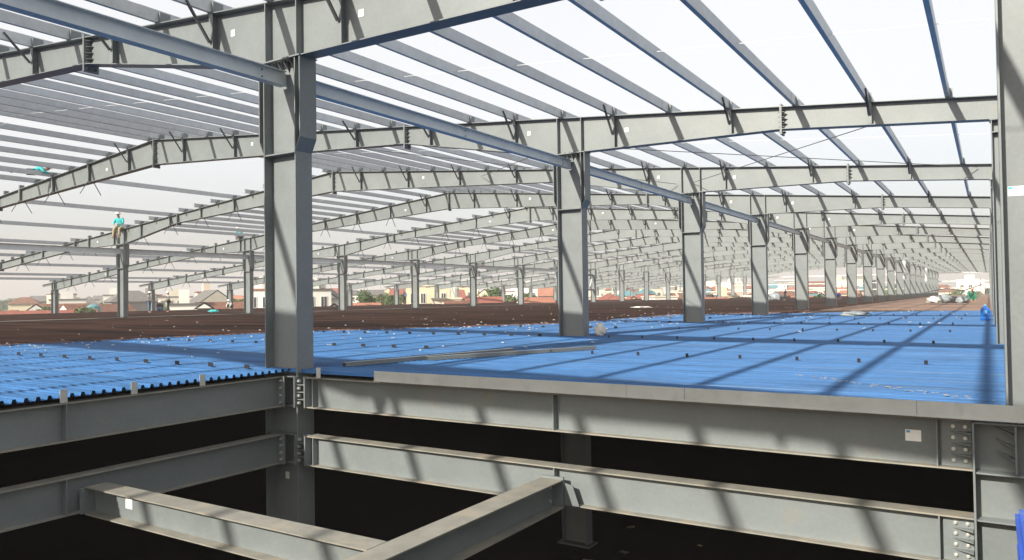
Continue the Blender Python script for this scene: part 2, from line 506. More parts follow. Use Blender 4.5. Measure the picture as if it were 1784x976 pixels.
# ------------------------------------------------------------------ roof rafters
HW = 0.13
XS = sorted([p[0] for p in BOT] + [RIDGE], reverse=True)
PR = [-0.55 - 1.392*i for i in range(-7, 19)]       # purlin lines right of the ridge (i = -7 .. 18)
PL = [-26.24 - 1.375*j for j in range(0, 32)]       # purlin lines left of the ridge
SPL = {}
def rafter_parts():
    P = []
    web = MB()
    xs = XS
    for a, c in zip(xs, xs[1:]):
        if a - c < 1e-4: continue
        web.xz([(a, T(a)-0.015), (c, T(c)-0.015), (c, Bz(c)+0.012), (a, Bz(a)+0.012)], -0.006, 0.006)
    P.append(('web', web, 'paint', (0,0,0)))
    tf = MB(); tf.ribbon([(9.5, T(9.5)), (RIDGE, T(RIDGE)), (-69.25, T(-69.25)), (-70.9, T(-70.9))], 0.016, -HW, HW)
    tf.ribbon([(-69.3, T(-69.3)-0.17), (-70.9, T(-70.9)-0.17)], 0.012, -0.06, 0.06)
    tf.xz([(-69.3, T(-69.3)-0.016), (-70.88, T(-70.88)-0.016), (-70.88, T(-70.88)-0.17), (-69.3, T(-69.3)-0.17)], -0.005, 0.005)
    P.append(('top_flange', tf, 'paint', (0,0,0)))
    bf = MB()
    lower = [(x, Bz(x)+0.014) for x, _ in BOT]
    bf.ribbon(lower, 0.016, -HW, HW)
    P.append(('bottom_flange', bf, 'paint', (0,0,0)))
    for xs_, ext in ((-3.64,0.11),(-13.95,0.14),(RIDGE,0.12),(-37.9,0.12),(-48.4,0.12),(-58.0,0.12)):
        s = MB()
        lo, hi = Bz(xs_)-ext, T(xs_)+0.05
        s.box(xs_-0.021, xs_-0.001, -HW-0.01, HW+0.01, lo, hi)
        s.box(xs_+0.001, xs_+0.021, -HW-0.01, HW+0.01, lo, hi)
        n = 6
        for i in range(n):
            z = lo + 0.06 + (hi-lo-0.12)*i/(n-1)
            for sy in (-0.075, 0.075): SPL.setdefault(xs_, []).append((xs_, sy, z))
            if i < n-1:
                zz = z + 0.5*(hi-lo-0.12)/(n-1)
                s.v += [(xs_+0.021, -0.008, zz),(xs_+0.021,-0.12, zz),(xs_+0.12,-0.008, zz),(xs_+0.021,-0.008, zz+.008),(xs_+0.021,-0.12, zz+.008),(xs_+0.12,-0.008, zz+.008)]
                m0 = len(s.v)-6
                s.f += [(m0,m0+1,m0+2),(m0+5,m0+4,m0+3),(m0,m0+3,m0+4,m0+1),(m0+1,m0+4,m0+5,m0+2),(m0+2,m0+5,m0+3,m0)]
        P.append(('splice_plate', s, 'paint', xs_))
    for a in (-9.02,-8.36,-43.65,-43.03,-69.19,-68.56):
        s = MB(); s.box(a-0.008, a+0.008, -HW+.004, HW-.004, Bz(a)+0.016, T(a)-0.018)
        P.append(('stiffener', s, 'paint', (0,0,0)))
    def clip(x):
        s = MB(); z = T(x)
        s.box(x-0.005+0.012, x+0.005+0.012, -0.10, 0.10, z+0.001, z+0.19)
        s.box(x-0.055, x+0.055, -0.105, 0.105, z+0.001, z+0.011)
        s.box(x-0.06, x+0.055, -0.115, -0.106, z+0.012, z+0.175)
        P.append(('purlin_clip', s, 'paint', (0,0,0)))
    for x in PR + PL: clip(x)
    def stiff(x, hang):
        z0, z1 = Bz(x)+0.02, T(x)-0.02
        s = MB(); s.box(x-0.045, x+0.045, -HW+0.01, -HW+0.018, z0, z1)
        s.box(x-0.004, x+0.004, -HW+0.019, -0.008, z0, z1)
        s.box(x-0.004, x+0.004, 0.008, HW-0.01, z0, z1)
        P.append(('stiffener', s, 'paint', (0,0,0)))
        d = z1-z0
        for sy in (-1, 1):
            br = MB()
            if not hang:
                br.bar((x+0.0, sy*(HW+0.01), z0+d*0.42), (x+0.0, sy*0.62, z1+0.17), 0.045, 0.03)
            else:
                br.bar((x+0.0, sy*0.10, z0+0.06), (x+0.0, sy*0.42, z0-0.48), 0.03, 0.02)
            P.append(('fly_brace', br, 'dark', (0,0,0)))
    for i, x in enumerate(PR):
        if i % 2 == 0 and abs(x+3.64) > .3 and x < 0.2: stiff(x, False)
    for i, x in enumerate(PL):
        if i % 2 == 1 and abs(x+37.9) > .3 and abs(x+58) > .3 and abs(x+43.3) > .6: stiff(x, i > 2)
    for x, f in ((-7.2,0.55),(-9.9,0.62),(-20.6,0.6),(-29.2,0.45),(-46,0.5),(-61,0.5)):
        s = MB(); z = Bz(x) + (T(x)-Bz(x))*f
        s.box(x-0.045, x+0.045, -0.0105, -0.0075, z-0.05, z+0.05)
        P.append(('paper_label', s, 'paper', (0,0,0)))
    return P
RP = rafter_parts()
raf = empty('roof_rafter', (0, 0, 0))
sb = MB(); sb.bar((-0.055,0,0),(0.065,0,0),0.022,None,6); sb.bar((-0.045,0,0),(-0.0215,0,0),0.042,None,6); sb.bar((0.0215,0,0),(0.048,0,0),0.042,None,6)
sbm = sb.mesh('bolt', M['darkbolt'])
for nme, p, mm, l in RP:
    po = p.build(nme, M[mm], raf)
    if nme == 'splice_plate':
        for q in SPL[l]: link('bolt', sbm, po, q)
index_kids(raf)
j = MB()
for nme, p, mm, l in RP:
    n = len(j.v); j.v += p.v; j.f += [tuple(i+n for i in f) for f in p.f]
    if nme == 'splice_plate':
        for x_, y_, z_ in SPL[l]: j.bar((x_-.055,y_,z_),(x_+.06,y_,z_),.036,None,6)
far_raf = j.mesh('roof_rafter', M['paint'])
first = True
for k in range(-1, NF+1):
    if 1 <= k <= 6:
        o = raf if first else copy_tree(raf)
        first = False
        o.location = (0, FY(k), 0)
    else:
        o = link('roof_rafter', far_raf, None, (0, FY(k), 0))
    lab = 'long grey tapered I rafter crossing the roof, %s from the front' % nth(k-1) if k >= 1 else ('grey roof rafter just behind the viewer' if k == 0 else 'grey roof rafter farther behind the viewer')
    tag(o, lab, 'roof beam', 'roof rafters')

# ------------------------------------------------------------------ purlins
def purlin_mb(x, y0, y1, z, b):
    h, f, t = 0.20, 0.07, 0.004
    b.box(x-t, x, y0, y1, z, z+h)
    b.box(x-f, x-t, y0, y1, z, z+t)
    b.box(x-f, x-t, y0, y1, z+h-t, z+h)
    b.box(x-f, x-f+t, y0, y1, z+t, z+0.022)
    b.box(x-f, x-f+t, y0, y1, z+h-0.022, z+h-t)
PM = {}
def purlin_mesh(L, lap):
    key = (round(L,2), lap)
    if key not in PM:
        b = MB(); purlin_mb(0, -lap, L+lap, 0, b)
        PM[key] = b.mesh('roof_purlin', M['galv'])
    return PM[key]
def left_set(bay):
    if bay in (0, 1, -1): return [0,1,2,3,4,5,6]
    if bay % 2 == 0: return [5,9,13,17,21,25,29,31]
    if bay == 3: return list(range(0,13)) + [16,20,24,28,30]
    return list(range(0,12)) + [16,20,24,28,31]
stuff_b = MB(); count = 0
for bay in range(-1, NF):
    y0, y1 = FY(bay), FY(bay+1)
    off = 0.007 if bay % 2 else 0.0
    items = [('r', i) for i in range(18, -2, -1)] + [('l', q) for q in left_set(bay)]
    for side, i in items:
        x = (-0.55-1.392*i) if side == 'r' else PL[i]
        z = T(x) + 0.012 + off
        ok = bay >= 0 and (bay <= 6 or (bay <= 9 and side == 'r')) and not (side == 'r' and i < 0) and not (bay == 0 and (side == 'l' or i > 12))
        if ok and count < 298:
            o = link('roof_purlin', purlin_mesh(y1-y0, 0.45), None, (x-off, y0, z))
            count += 1
            bn = 'between the viewer and the first rafter' if bay == 0 else 'between the %s and %s rafters' % (nth(bay-1), nth(bay))
            sd = ('%s right of the ridge' % nth(18-i)) if side == 'r' else ('%s left of the ridge' % nth(left_set(bay).index(i)))
            tag(o, 'galvanised purlin %s, %s' % (bn, sd), 'purlin', 'roof purlins')
        else:
            purlin_mb(x-off, y0-0.4, y1+0.4, z, stuff_b)
struct(stuff_b.build('distant_purlins', M['galv']), 'stuff')

# sag rods and wind bracing
for bay in (0, 1, 2, 3, 4):
    y = (FY(bay)+FY(bay+1))/2
    b = MB()
    b.bar((0.1, y, T(0.1)+0.09), (RIDGE, y, T(RIDGE)+0.09), 0.008)
    if bay in (1, 3): b.bar((RIDGE, y, T(RIDGE)+0.09), (-34, y, T(-34)+0.09), 0.008)
    bn = 'nearest' if bay == 0 else nth(bay-1)
    tag(b.build('sag_rod', M['galv']), 'thin bright sag rod tying the purlins at mid bay, %s roof bay' % (bn if bay == 0 else bn + ' full'), 'tie rod', 'sag rods')
for n, (xa, xb, sa, sb) in enumerate(((-1.2,-8.6,0.45,0.8),(-8.9,-0.2,0.8,0.4),(-9.2,-17.5,0.8,0.5),(-17.5,-9.2,0.5,0.8))):
    b = MB(); b.bar((xa, FY(2)+.1, Bz(xa)+0.25), (xb, FY(3)-.1, Bz(xb)+0.35), 0.016)
    tag(b.build('brace_rod', M['dark']), 'dark wind brace behind the second rafter, %s' % ('from right edge to inner row','from inner row to right edge','left of the inner row leaning left','left of the inner row leaning right')[n], 'brace rod', 'wind brace rods')

for n, (z, nm) in enumerate(((3.25,'highest'),(1.6,'middle'),(0.25,'lowest'))):
    b = MB(); b.box(-66, 0.1, 171.0, 171.12, z, z+0.16)
    tag(b.build('end_girt', M['wwall']), 'thin white horizontal rail across the open far end, the %s of three' % nm, 'rail', 'rails across the far end')
# ------------------------------------------------------------------ eave struts between columns
def strut(row, k, x, z0, z1, w):
    b = MB(); y0, y1 = FY(k)+0.006, FY(k+1)-0.01
    if k == 0: y0 = FY(0)
    m0 = (z0+z1)/2
    b.box(x-0.004, x+0.004, y0, y1, z0+0.01, z1-0.01)
    b.box(x-w/2, x+w/2, y0, y1-0.05, z1-0.01, z1)
    b.box(x-w/2, x+w/2, y0, y1-0.05, z0, z0+0.01)
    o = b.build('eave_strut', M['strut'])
    pr = 'from behind the viewer to the first column' if k == 0 else 'from the %s to the %s column' % (nth(k-1), nth(k))
    tag(o, 'long grey strut beam along the %s row %s' % (row, pr), 'strut', 'struts of the %s row' % row)
    for yy in ((y0+y1)/2, y1-0.45):
        s = MB()
        for z in (m0-0.05, m0+0.05): s.bar((x+0.004, yy, z), (x+0.02, yy, z), 0.022, None, 6)
        s.build('bolt', M['dark'], o)
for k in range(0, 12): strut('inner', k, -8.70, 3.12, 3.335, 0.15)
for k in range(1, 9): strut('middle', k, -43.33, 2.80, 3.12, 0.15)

# portal truss between far columns (silver tubes)
t = empty('portal_truss', (-8.7, 0, 0))
tag(t, 'silver zigzag tube truss between two far columns of the middle row', 'truss')
t.location = (0, 0, 0)
y0, y1 = FY(9)+.2, FY(10)-.2
b = MB(); b.box(-43.45, -43.2, y0, y1, 2.45, 2.65); b.build('top_chord', M['paint'], t)
b = MB(); b.box(-43.45, -43.2, y0, y1, -0.05+0.6, 0.75); b.build('bottom_chord', M['paint'], t)
for i in range(4):
    ya = y0 + (y1-y0)*i/4; ym = y0 + (y1-y0)*(i+.5)/4; yb = y0 + (y1-y0)*(i+1)/4
    b = MB(); b.bar((-43.3, ya, 2.45), (-43.3, ym, 0.75), 0.16, None, 8); b.build('diagonal', M['galv'], t)
    b = MB(); b.bar((-43.3, ym, 0.75), (-43.3, yb, 2.45), 0.16, None, 8); b.build('diagonal', M['galv'], t)
# silver wrapped connections on two far inner columns
for k in (11, 15):
    b = MB(); b.lathe([(0.12,-1.1),(0.2,-0.9),(0.17,0),(0.22,0.9),(0.14,1.15)], 10, jit=.15)
    o = b.build('silver_downpipe', M['galv'], None, (-8.2, FY(k)-0.05, 2.3))
    tag(o, 'crumpled silver sleeve hanging on the %s inner row column' % nth(k-1), 'sleeve', 'silver sleeves')

# ------------------------------------------------------------------ floor beams around the void
def beam_x(name, x0, x1, y, z0, z1, hw, label, mtl='paint', stiff=(), grp=None):
    o = empty(name, (0, 0, 0)); tag(o, label, 'floor beam', grp)
    b = MB(); b.box(x0, x1, y-0.006, y+0.006, z0+0.014, z1-0.014); b.build('web', M[mtl], o)
    b = MB(); b.box(x0, x1, y-hw, y+hw, z1-0.014, z1); b.build('top_flange', M['dusty'], o)
    b = MB(); b.box(x0, x1, y-hw, y+hw, z0, z0+0.014); b.build('bottom_flange', M['dusty'], o)
    for s in stiff:
        b = MB(); b.box(s-0.006, s+0.006, y-hw+0.004, y-0.007, z0+0.015, z1-0.015); b.build('stiffener', M[mtl], o)
    return o
def beam_y(name, x, y0, y1, z0, z1, hw, label, stiff=(), grp=None):
    o = empty(name, (0, 0, 0)); tag(o, label, 'floor beam', grp)
    b = MB(); b.box(x-0.006, x+0.006, y0, y1, z0+0.014, z1-0.014); b.build('web', M['paint'], o)
    b = MB(); b.box(x-hw, x+hw, y0, y1, z1-0.014, z1); b.build('top_flange', M['dusty'], o)
    b = MB(); b.box(x-hw, x+hw, y0, y1, z0, z0+0.014); b.build('bottom_flange', M['dusty'], o)
    for s in stiff:
        b = MB(); b.box(x+0.007, x+hw-0.004, s-0.006, s+0.006, z0+0.015, z1-0.015); b.build('stiffener', M['paint'], o)
    return o
YB = 7.60
bz = [(-1.535, -1.105), (-2.344, -1.93)]
for n, (z0, z1) in enumerate(bz):
    o = beam_x('floor_beam', -8.16, -0.15, YB, z0, z1, 0.10, ['upper grey floor beam along the front of the blue deck, under the flashing','lower grey floor beam across the back of the void, with sunlit web'][n], stiff=(-8.05, -4.2, -0.41), grp='front floor beams')
    # left end plate with bolts and gussets against the column
    e = MB(); e.box(-8.36, -8.345, YB-0.155, YB+0.14, z0, z1); e.box(-8.185, -8.165, YB-0.13, YB+0.13, z0, z1); e.box(-8.345, -8.185, YB-0.005, YB+0.005, z0, z1)
    e.build('end_plate', M['paint'], o)
    for i in range(4):
        z = z0 + 0.06 + (z1-z0-0.12)*i/3
        bb = MB(); bb.bar((-8.345, YB-0.09, z), (-8.30, YB-0.09, z), 0.045, None, 6); bb.build('bolt', M['bolt'], o)
        if i < 3:
            zz = z + 0.5*(z1-z0-0.12)/3
            bb = MB(); bb.box(-8.343, -8.19, YB-0.11, YB-0.007, zz-.005, zz+.005); bb.build('gusset', M['paint'], o)
    # right end splice: plate proud of the web, eight round headed bolts and gussets
    e = MB(); e.box(-0.38, -0.155, YB-0.030, YB-0.008, z0+0.016, z1-0.016); e.build('splice_plate', M['paint'], o)
    for i in range(4):
        z = z0 + 0.07 + (z1-z0-0.14)*i/3
        for xx in (-0.29, -0.20):
            bb = MB(); bb.bar((xx, YB-0.030, z), (xx, YB-0.045, z), 0.034, None, 6); bb.bar((xx, YB-0.0455, z), (xx, YB-0.056, z), 0.020, None, 8); bb.build('bolt', M['bolt'], o)
        if i < 3:
            zz = z + 0.5*(z1-z0-0.14)/3
            v = MB(); v.v = [(-0.31,YB-0.031,zz),(-0.157,YB-0.031,zz),(-0.157,YB-0.13,zz),(-0.31,YB-0.031,zz+.01),(-0.157,YB-0.031,zz+.01),(-0.157,YB-0.13,zz+.01)]
            v.f = [(0,1,2),(5,4,3),(0,3,4,1),(1,4,5,2),(2,5,3,0)]
            v.build('gusset', M['paint'], o)
for n, (z0, z1) in enumerate(bz):
    o = beam_y('floor_beam', -8.69, -6.0, YB-0.17, z0, z1, 0.10, ['upper shaded floor beam along the left of the void, ribbed blue deck above it','lower shaded floor beam along the left side of the void'][n], stiff=(4.45,), grp='left floor beams')
    e = MB(); e.box(-8.84, -8.54, YB-0.168, YB-0.155, z0, z1); e.build('end_plate', M['paint'], o)
    for zc_ in (z0, z1-.014): e = MB(); e.box(-9.010, -8.375, 7.512, 7.655, zc_, zc_+.014); e.build('corner_plate', M['paint'], o)
    for i in range(4):
        z = z0 + 0.06 + (z1-z0-0.12)*i/3
        for qa, qb in (((-8.60, YB-0.168, z), (-8.60, YB-0.20, z)), ((-8.76, YB-0.168, z), (-8.76, YB-0.20, z))):
            bb = MB(); bb.bar(qa, qb, 0.034, None, 6); bb.build('bolt', M['bolt'], o)
# secondary beams inside the void
P = beam_x('secondary_beam', -8.58, -4.36, 4.76, -2.37, -2.06, 0.125, 'sunlit secondary beam running right from the shaded left beam, white paper near its end', stiff=(), grp='secondary beams in the void')
b = MB(); b.box(-8.62, -8.585, 4.60, 4.92, -2.36, -2.075); b.build('end_plate', M['paint'], P)
b = MB(); b.box(-7.98, -7.86, 4.7505, 4.7535, -2.24, -2.11); b.build('paper_label', M['paper'], P)
Q = beam_y('secondary_beam', -4.20, -2.0, YB-0.14, -2.37, -2.055, 0.14, 'secondary beam with dusty top coming towards the viewer from the lower back beam', stiff=(), grp='secondary beams in the void')
b = MB(); b.box(-4.34, -4.06, YB-0.138, YB-0.11, -2.37, -2.03); b.build('end_plate', M['paint'], Q)
b = MB(); b.v = [(-4.05,YB-0.125,-2.33),(-3.87,YB-0.125,-2.33),(-3.95,YB-0.125,-2.11),(-4.05,YB-0.125,-2.09),(-4.05,YB-0.115,-2.33),(-3.87,YB-0.115,-2.33),(-3.95,YB-0.115,-2.11),(-4.05,YB-0.115,-2.09)]
b.f = [(0,1,2,3),(7,6,5,4),(0,4,5,1),(1,5,6,2),(2,6,7,3),(3,7,4,0)]
b.build('bracket', M['paint'], Q)
for z in (-2.13, -2.29): b = MB(); b.bar((-4.19, YB-0.22, z), (-4.17, YB-0.22, z), 0.04, None, 6); b.build('bolt', M['bolt'], Q)
# paper stickers on the front beam and the right column
o = MB(); o.box(-0.66, -0.535, YB-0.011, YB-0.0075, -1.335, -1.235)
s = tag(o.build('paper_sticker', M['paper']), 'white printed paper stuck on the front beam web near its right end', 'paper label')
o = MB(); o.box(-0.652, -0.622, YB-0.0125, YB-0.0112, -1.262, -1.242); o.build('printed_mark', M['bluepaper'], s)
o = MB(); o.box(0.16, 0.29, YB-0.0+0.05-0.002, YB+0.0535, 0.70, 0.77)
o.v = []; o.f = []
yc = FY(1)-0.0065
o.box(0.155, 0.29, yc-0.003, yc-0.0005, 0.785, 0.865)
s = tag(o.build('paper_sticker', M['paper']), 'white printed paper stuck on the right edge column at eye level', 'paper label')
o = MB(); o.box(0.157, 0.187, yc-0.0045, yc-0.0032, 0.842, 0.862); o.build('printed_mark', M['bluepaper'], s)
o = MB(); o.box(-8.78, -8.70, yc-0.003, yc-0.0005, -2.62, -2.52)
tag(o.build('paper_sticker', M['paper']), 'small pale paper stuck low on the shaded corner column below the beams', 'paper label')

# wide lower part of the right column, with stub beam and gussets
o = empty('lower_column', (0, 0, 0)); tag(o, 'wide grey column foot below the deck at the right end of the front beams', 'column')
b = MB(); b.box(-0.14, 1.0, YB-0.006, YB+0.006, -6.09, -1.11); b.build('web', M['paint'], o)
b = MB(); b.box(-0.148, -0.132, YB-0.17, YB+0.17, -6.09, -1.112); b.box(0.98, 1.0, YB-0.17, YB+0.17, -6.09, -1.112); b.build('flange', M['paint'], o)
b = MB(); b.box(-0.13, 0.97, YB-0.14, YB-0.007, -1.545, -1.53); b.box(-0.13, 0.97, YB-0.14, YB-0.007, -1.94, -1.925); b.box(-0.13, 0.97, YB-0.15, YB-0.007, -1.125, -1.11); b.build('shelf_plate', M['paint'], o)
b = MB(); b.box(0.150, 0.166, YB-0.15, YB-0.007, -1.52, -1.13); b.build('end_plate', M['paint'], o)
for i in range(3):
    zz = -1.22 - 0.1*i
    v = MB(); v.v = [(0.02,YB-0.012,zz+0.06),(0.149,YB-0.14,zz),(0.149,YB-0.012,zz),(0.02,YB-0.012,zz+.07),(0.149,YB-0.14,zz+.01),(0.149,YB-0.012,zz+.01)]
    v.f = [(0,1,2),(5,4,3),(0,3,4,1),(1,4,5,2),(2,5,3,0)]
    v.build('gusset', M['paint'], o)

# galvanised edge flashing in four lengths
fx = [-6.80, -3.25, -2.62, -0.55, 1.6]
for i in range(4):
    b = MB(); d = 0.003*(i % 2)
    b.box(fx[i]+0.002, fx[i+1]-0.002, 7.40-d, 7.403-d, -1.085, -0.95)
    b.box(fx[i]+0.002, fx[i+1]-0.002, 7.404-d, 7.50-d, -1.088, -1.085)
    b.box(fx[i]+0.002, fx[i+1]-0.002, 7.390-d, 7.399-d, -1.085, -1.075)
    tag(b.build('edge_flashing', M['flash']), 'galvanised upstand flashing on the front deck edge, %s length from the left' % nth(i), 'flashing', 'edge flashing lengths')

# loose C sections lying on the deck
def csec(a, b_, label):
    a = Vector(a); b_ = Vector(b_); d = b_-a; L = d.length
    m_ = MB(); m_.box(0, L, -0.045, -0.041, 0, 0.06); m_.box(0, L, -0.04, 0.045, 0.056, 0.06); m_.box(0, L, 0.041, 0.045, 0, 0.055)
    tag(m_.build('steel_channel', M['paint'], None, a, math.atan2(d.y, d.x)), label, 'channel', 'loose channels')
csec((-8.02,8.1,-1.0), (-7.30,11.6,-1.0), 'loose steel channel on the blue deck, the left and darker of the pair')
csec((-7.55,9.45,-1.0), (-6.15,12.6,-1.0), 'loose steel channel on the blue deck, the right and paler of the pair')

# deck tabs
tabm = MB(); tabm.box(-0.055, 0.055, -0.004, 0.0, 0, 0.058); tabm.box(-0.055, 0.055, 0.0, 0.03, 0, 0.005)
tabm = tabm.mesh('deck_tab', M['rusttab'])
tabn = MB(); tabn.box(-0.022, 0.022, -0.004, 0.0, 0, 0.055); tabn.box(-0.022, 0.022, 0.0, 0.03, 0, 0.005)
tabn = tabn.mesh('deck_tab', M['rusttab'])
rows = [(7.28, -9.15, -18.9), (11.62, -9.3, -19.0), (16.2, -9.4, -17.2), (20.7, -9.4, -14), (25.2, -9.4, -12.3), (29.7, -9.4, -12.3), (34.2, -9.4, -12.2)]
for n, (y, xa, xb) in enumerate(rows):
    x = xa; q = 0
    while x > xb:
        tag(link('deck_tab', tabm, None, (x, y, -1.0), random.uniform(-.06,.06)), 'small dark steel tab left of the inner columns, %s of the %s line' % (nth(q), nth(n)), 'steel tab', 'steel tabs standing on the blue deck')
        x -= 0.83; q += 1
for n, (y, xa) in enumerate([(11.62,-0.74),(16.2,-0.9),(20.7,-0.8),(25.2,-0.9),(29.7,-0.8),(34.2,-.8)]):
    x = xa; q = 0
    while x > -8.1:
        tag(link('deck_tab', tabn, None, (x, y, -1.0), random.uniform(-.2,.2)), 'small dark steel tab right of the inner columns, %s from the right in line %s' % (nth(q), nth(n)), 'steel tab', 'steel tabs standing on the blue deck')
        x -= 0.83; q += 1
tabl = MB(); tabl.box(-0.003, 0.003, -0.04, 0.04, 0, 0.145)
tabl = tabl.mesh('edge_tab', M['flash'])
for n, y in enumerate((6.15, 5.23, 4.42, 3.6)):
    tag(link('edge_tab', tabl, None, (-8.60, y, -1.1)), 'pale square steel tab on the left void edge, %s from the corner' % nth(n), 'steel tab', 'pale tabs on the void edge')
tag(link('edge_tab', tabl, None, (-7.9, 7.48, -1.1), R(90)), 'pale square steel tab on the front beam just right of the corner column', 'steel tab', 'pale tabs on the void edge')

# ------------------------------------------------------------------ small things on the deck
def water_bottle(loc):
    t = empty('water_bottle', loc); tag(t, 'large translucent blue water bottle standing by the right edge columns', 'water bottle')
    b = MB(); b.lathe([(0.02,0),(0.12,0.0),(0.135,0.02),(0.135,0.10),(0.128,0.115),(0.135,0.13),(0.135,0.22),(0.128,0.235),(0.135,0.25),(0.135,0.34),(0.12,0.39),(0.07,0.425),(0.032,0.445),(0.032,0.485)], 28)
    o = b.build('bottle_body', M['bottle'], t)
    for p in o.data.polygons: p.use_smooth = True
    b = MB(); b.lathe([(0.036,0.47),(0.038,0.475),(0.038,0.50),(0.03,0.508)], 16); b.build('cap', M['cap'], t)
    b = MB(); b.bar((-0.05,-0.133,0.27),(0.05,-0.133,0.27), 0.012, 0.10); b.build('bottle_label', M['cap'], t)
water_bottle((-0.12, 29.0, -1.0))
t = empty('plastic_crate', (0.345, 1.75, -1.0)); tag(t, 'blue plastic crate on the near deck, cut off at the lower right corner', 'crate')
b = MB()
def shell(b, z0, z1, g):               # four tapered walls, wider at the top
    a0, a1 = 0.285 + 0.03*z0 + g, 0.285 + 0.03*z1 + g
    c0, c1 = 0.225 + 0.03*z0 + g, 0.225 + 0.03*z1 + g
    n = len(b.v)
    for a, c, z in ((a0, c0, z0), (a1, c1, z1), (a1-.012-g, c1-.012-g, z1), (a0-.012-g, c0-.012-g, z0)):
        b.v += [(-a,-c,z),(a,-c,z),(a,c,z),(-a,c,z)]
    for q in range(3):
        for k in range(4):
            j = (k+1) % 4
            b.f.append((n+q*4+k, n+q*4+j, n+q*4+4+j, n+q*4+4+k))
    for k in range(4):
        j = (k+1) % 4
        b.f.append((n+12+k, n+12+j, n+j, n+k))
shell(b, 0.0, 0.52, 0.0); b.build('crate_wall', M['drum'], t)
for z in (0.15, 0.30, 0.42, 0.486):
    b = MB(); shell(b, z, z+0.022, 0.008); b.build('rib', M['drum'], t)
b = MB(); b.box(-0.27, 0.27, -0.21, 0.21, 0.004, 0.014); b.build('crate_floor', M['drum'], t)

def sack(loc, s, name, label, m_, cat, sx=1, sy=1, rz=0):
    bm = bmesh.new(); bmesh.ops.create_icosphere(bm, subdivisions=3, radius=1)
    for v in bm.verts:
        n = math.sin(v.co.x*5+v.co.z*6+loc[0])*.14 + math.sin(v.co.y*9+v.co.x*6+loc[1])*.12 + random.uniform(-.07,.07)
        v.co *= 1+n
        if v.co.z < -0.7: v.co.z = -0.7
        v.co = Vector((v.co.x*sx*s, v.co.y*sy*s, (v.co.z+0.7)*s*0.7))
    me = bpy.data.meshes.new(name); bm.to_mesh(me); bm.free(); me.materials.append(m_)
    for p in me.polygons: p.use_smooth = True
    o = link(name, me, None, loc, rz)
    return tag(o, label, cat)
sack((-8.02, 16.75, -1.0), 0.15, 'sack', 'crumpled white sack leaning at the foot of the second inner column', M['white'], 'sack', 0.9, 0.8)
bpy.context.scene.objects['sack'].scale = (1, .9, 1.75)
sack((-20.3, 49.0, -0.95), 0.22, 'cloth_heap', 'flattened cream cloth heap on the brown mesh beyond the blue deck', M['white'], 'cloth', 3.2, 1, .3).scale = (1,1,.45)
sack((-4.6, 33.2, -1.0), 0.28, 'cloth_heap', 'dark and pale rag heap on the blue deck before the brown mesh', M['greytarp'], 'cloth', 1.8, .8, .5).scale = (1,1,.6)
sack((-51.4, 37.8, -.95), 0.3, 'cloth_heap', 'small turquoise sheet heap on the brown deck at far left', M['teal'], 'cloth', 1.6, 1, 0).scale = (1,1,.6)
sack((-37.3, 31.5, -.95), 0.34, 'sack', 'cream sack standing on the brown deck just left of the corner column', M['white'], 'sack', .8, .8, 0).scale = (1,1,1.5)
# far pile of bundles
for n, (dx, dy, s_, mk, lb) in enumerate([(-0.6,0,.42,'white','white'),(0,0.3,.5,'greytarp','dark grey'),(0.55,0.6,.4,'black','blackish'),(1.1,0.5,.42,'greytarp','grey')]):
    sack((-2.75+dx, 62+dy, -.95), s_, 'tarp_bundle', '%s tarpaulin bundle in the pile at the far end, %s from left' % (lb, nth(n)), M[mk], 'bundle', 1.1, 1, n)
b = MB(); b.bar((-4.3,61.6,-.25),(-2.5,62,.12),.06); b.bar((-2.5,62,.12),(-1.6,62.2,-.1),.06); b.bar((-1.6,62.2,-.1),(-.4,62.6,.35),.06)
tag(b.build('bent_pipe', M['dark']), 'dark bent pipe lying over the tarpaulin bundles at the far end', 'pipe')
sack((-22.5, 97, -.95), 0.75, 'tarp_bundle', 'grey covered bundle beside the crouching workers far off', M['greytarp'], 'bundle', 1.2, .8, 0)

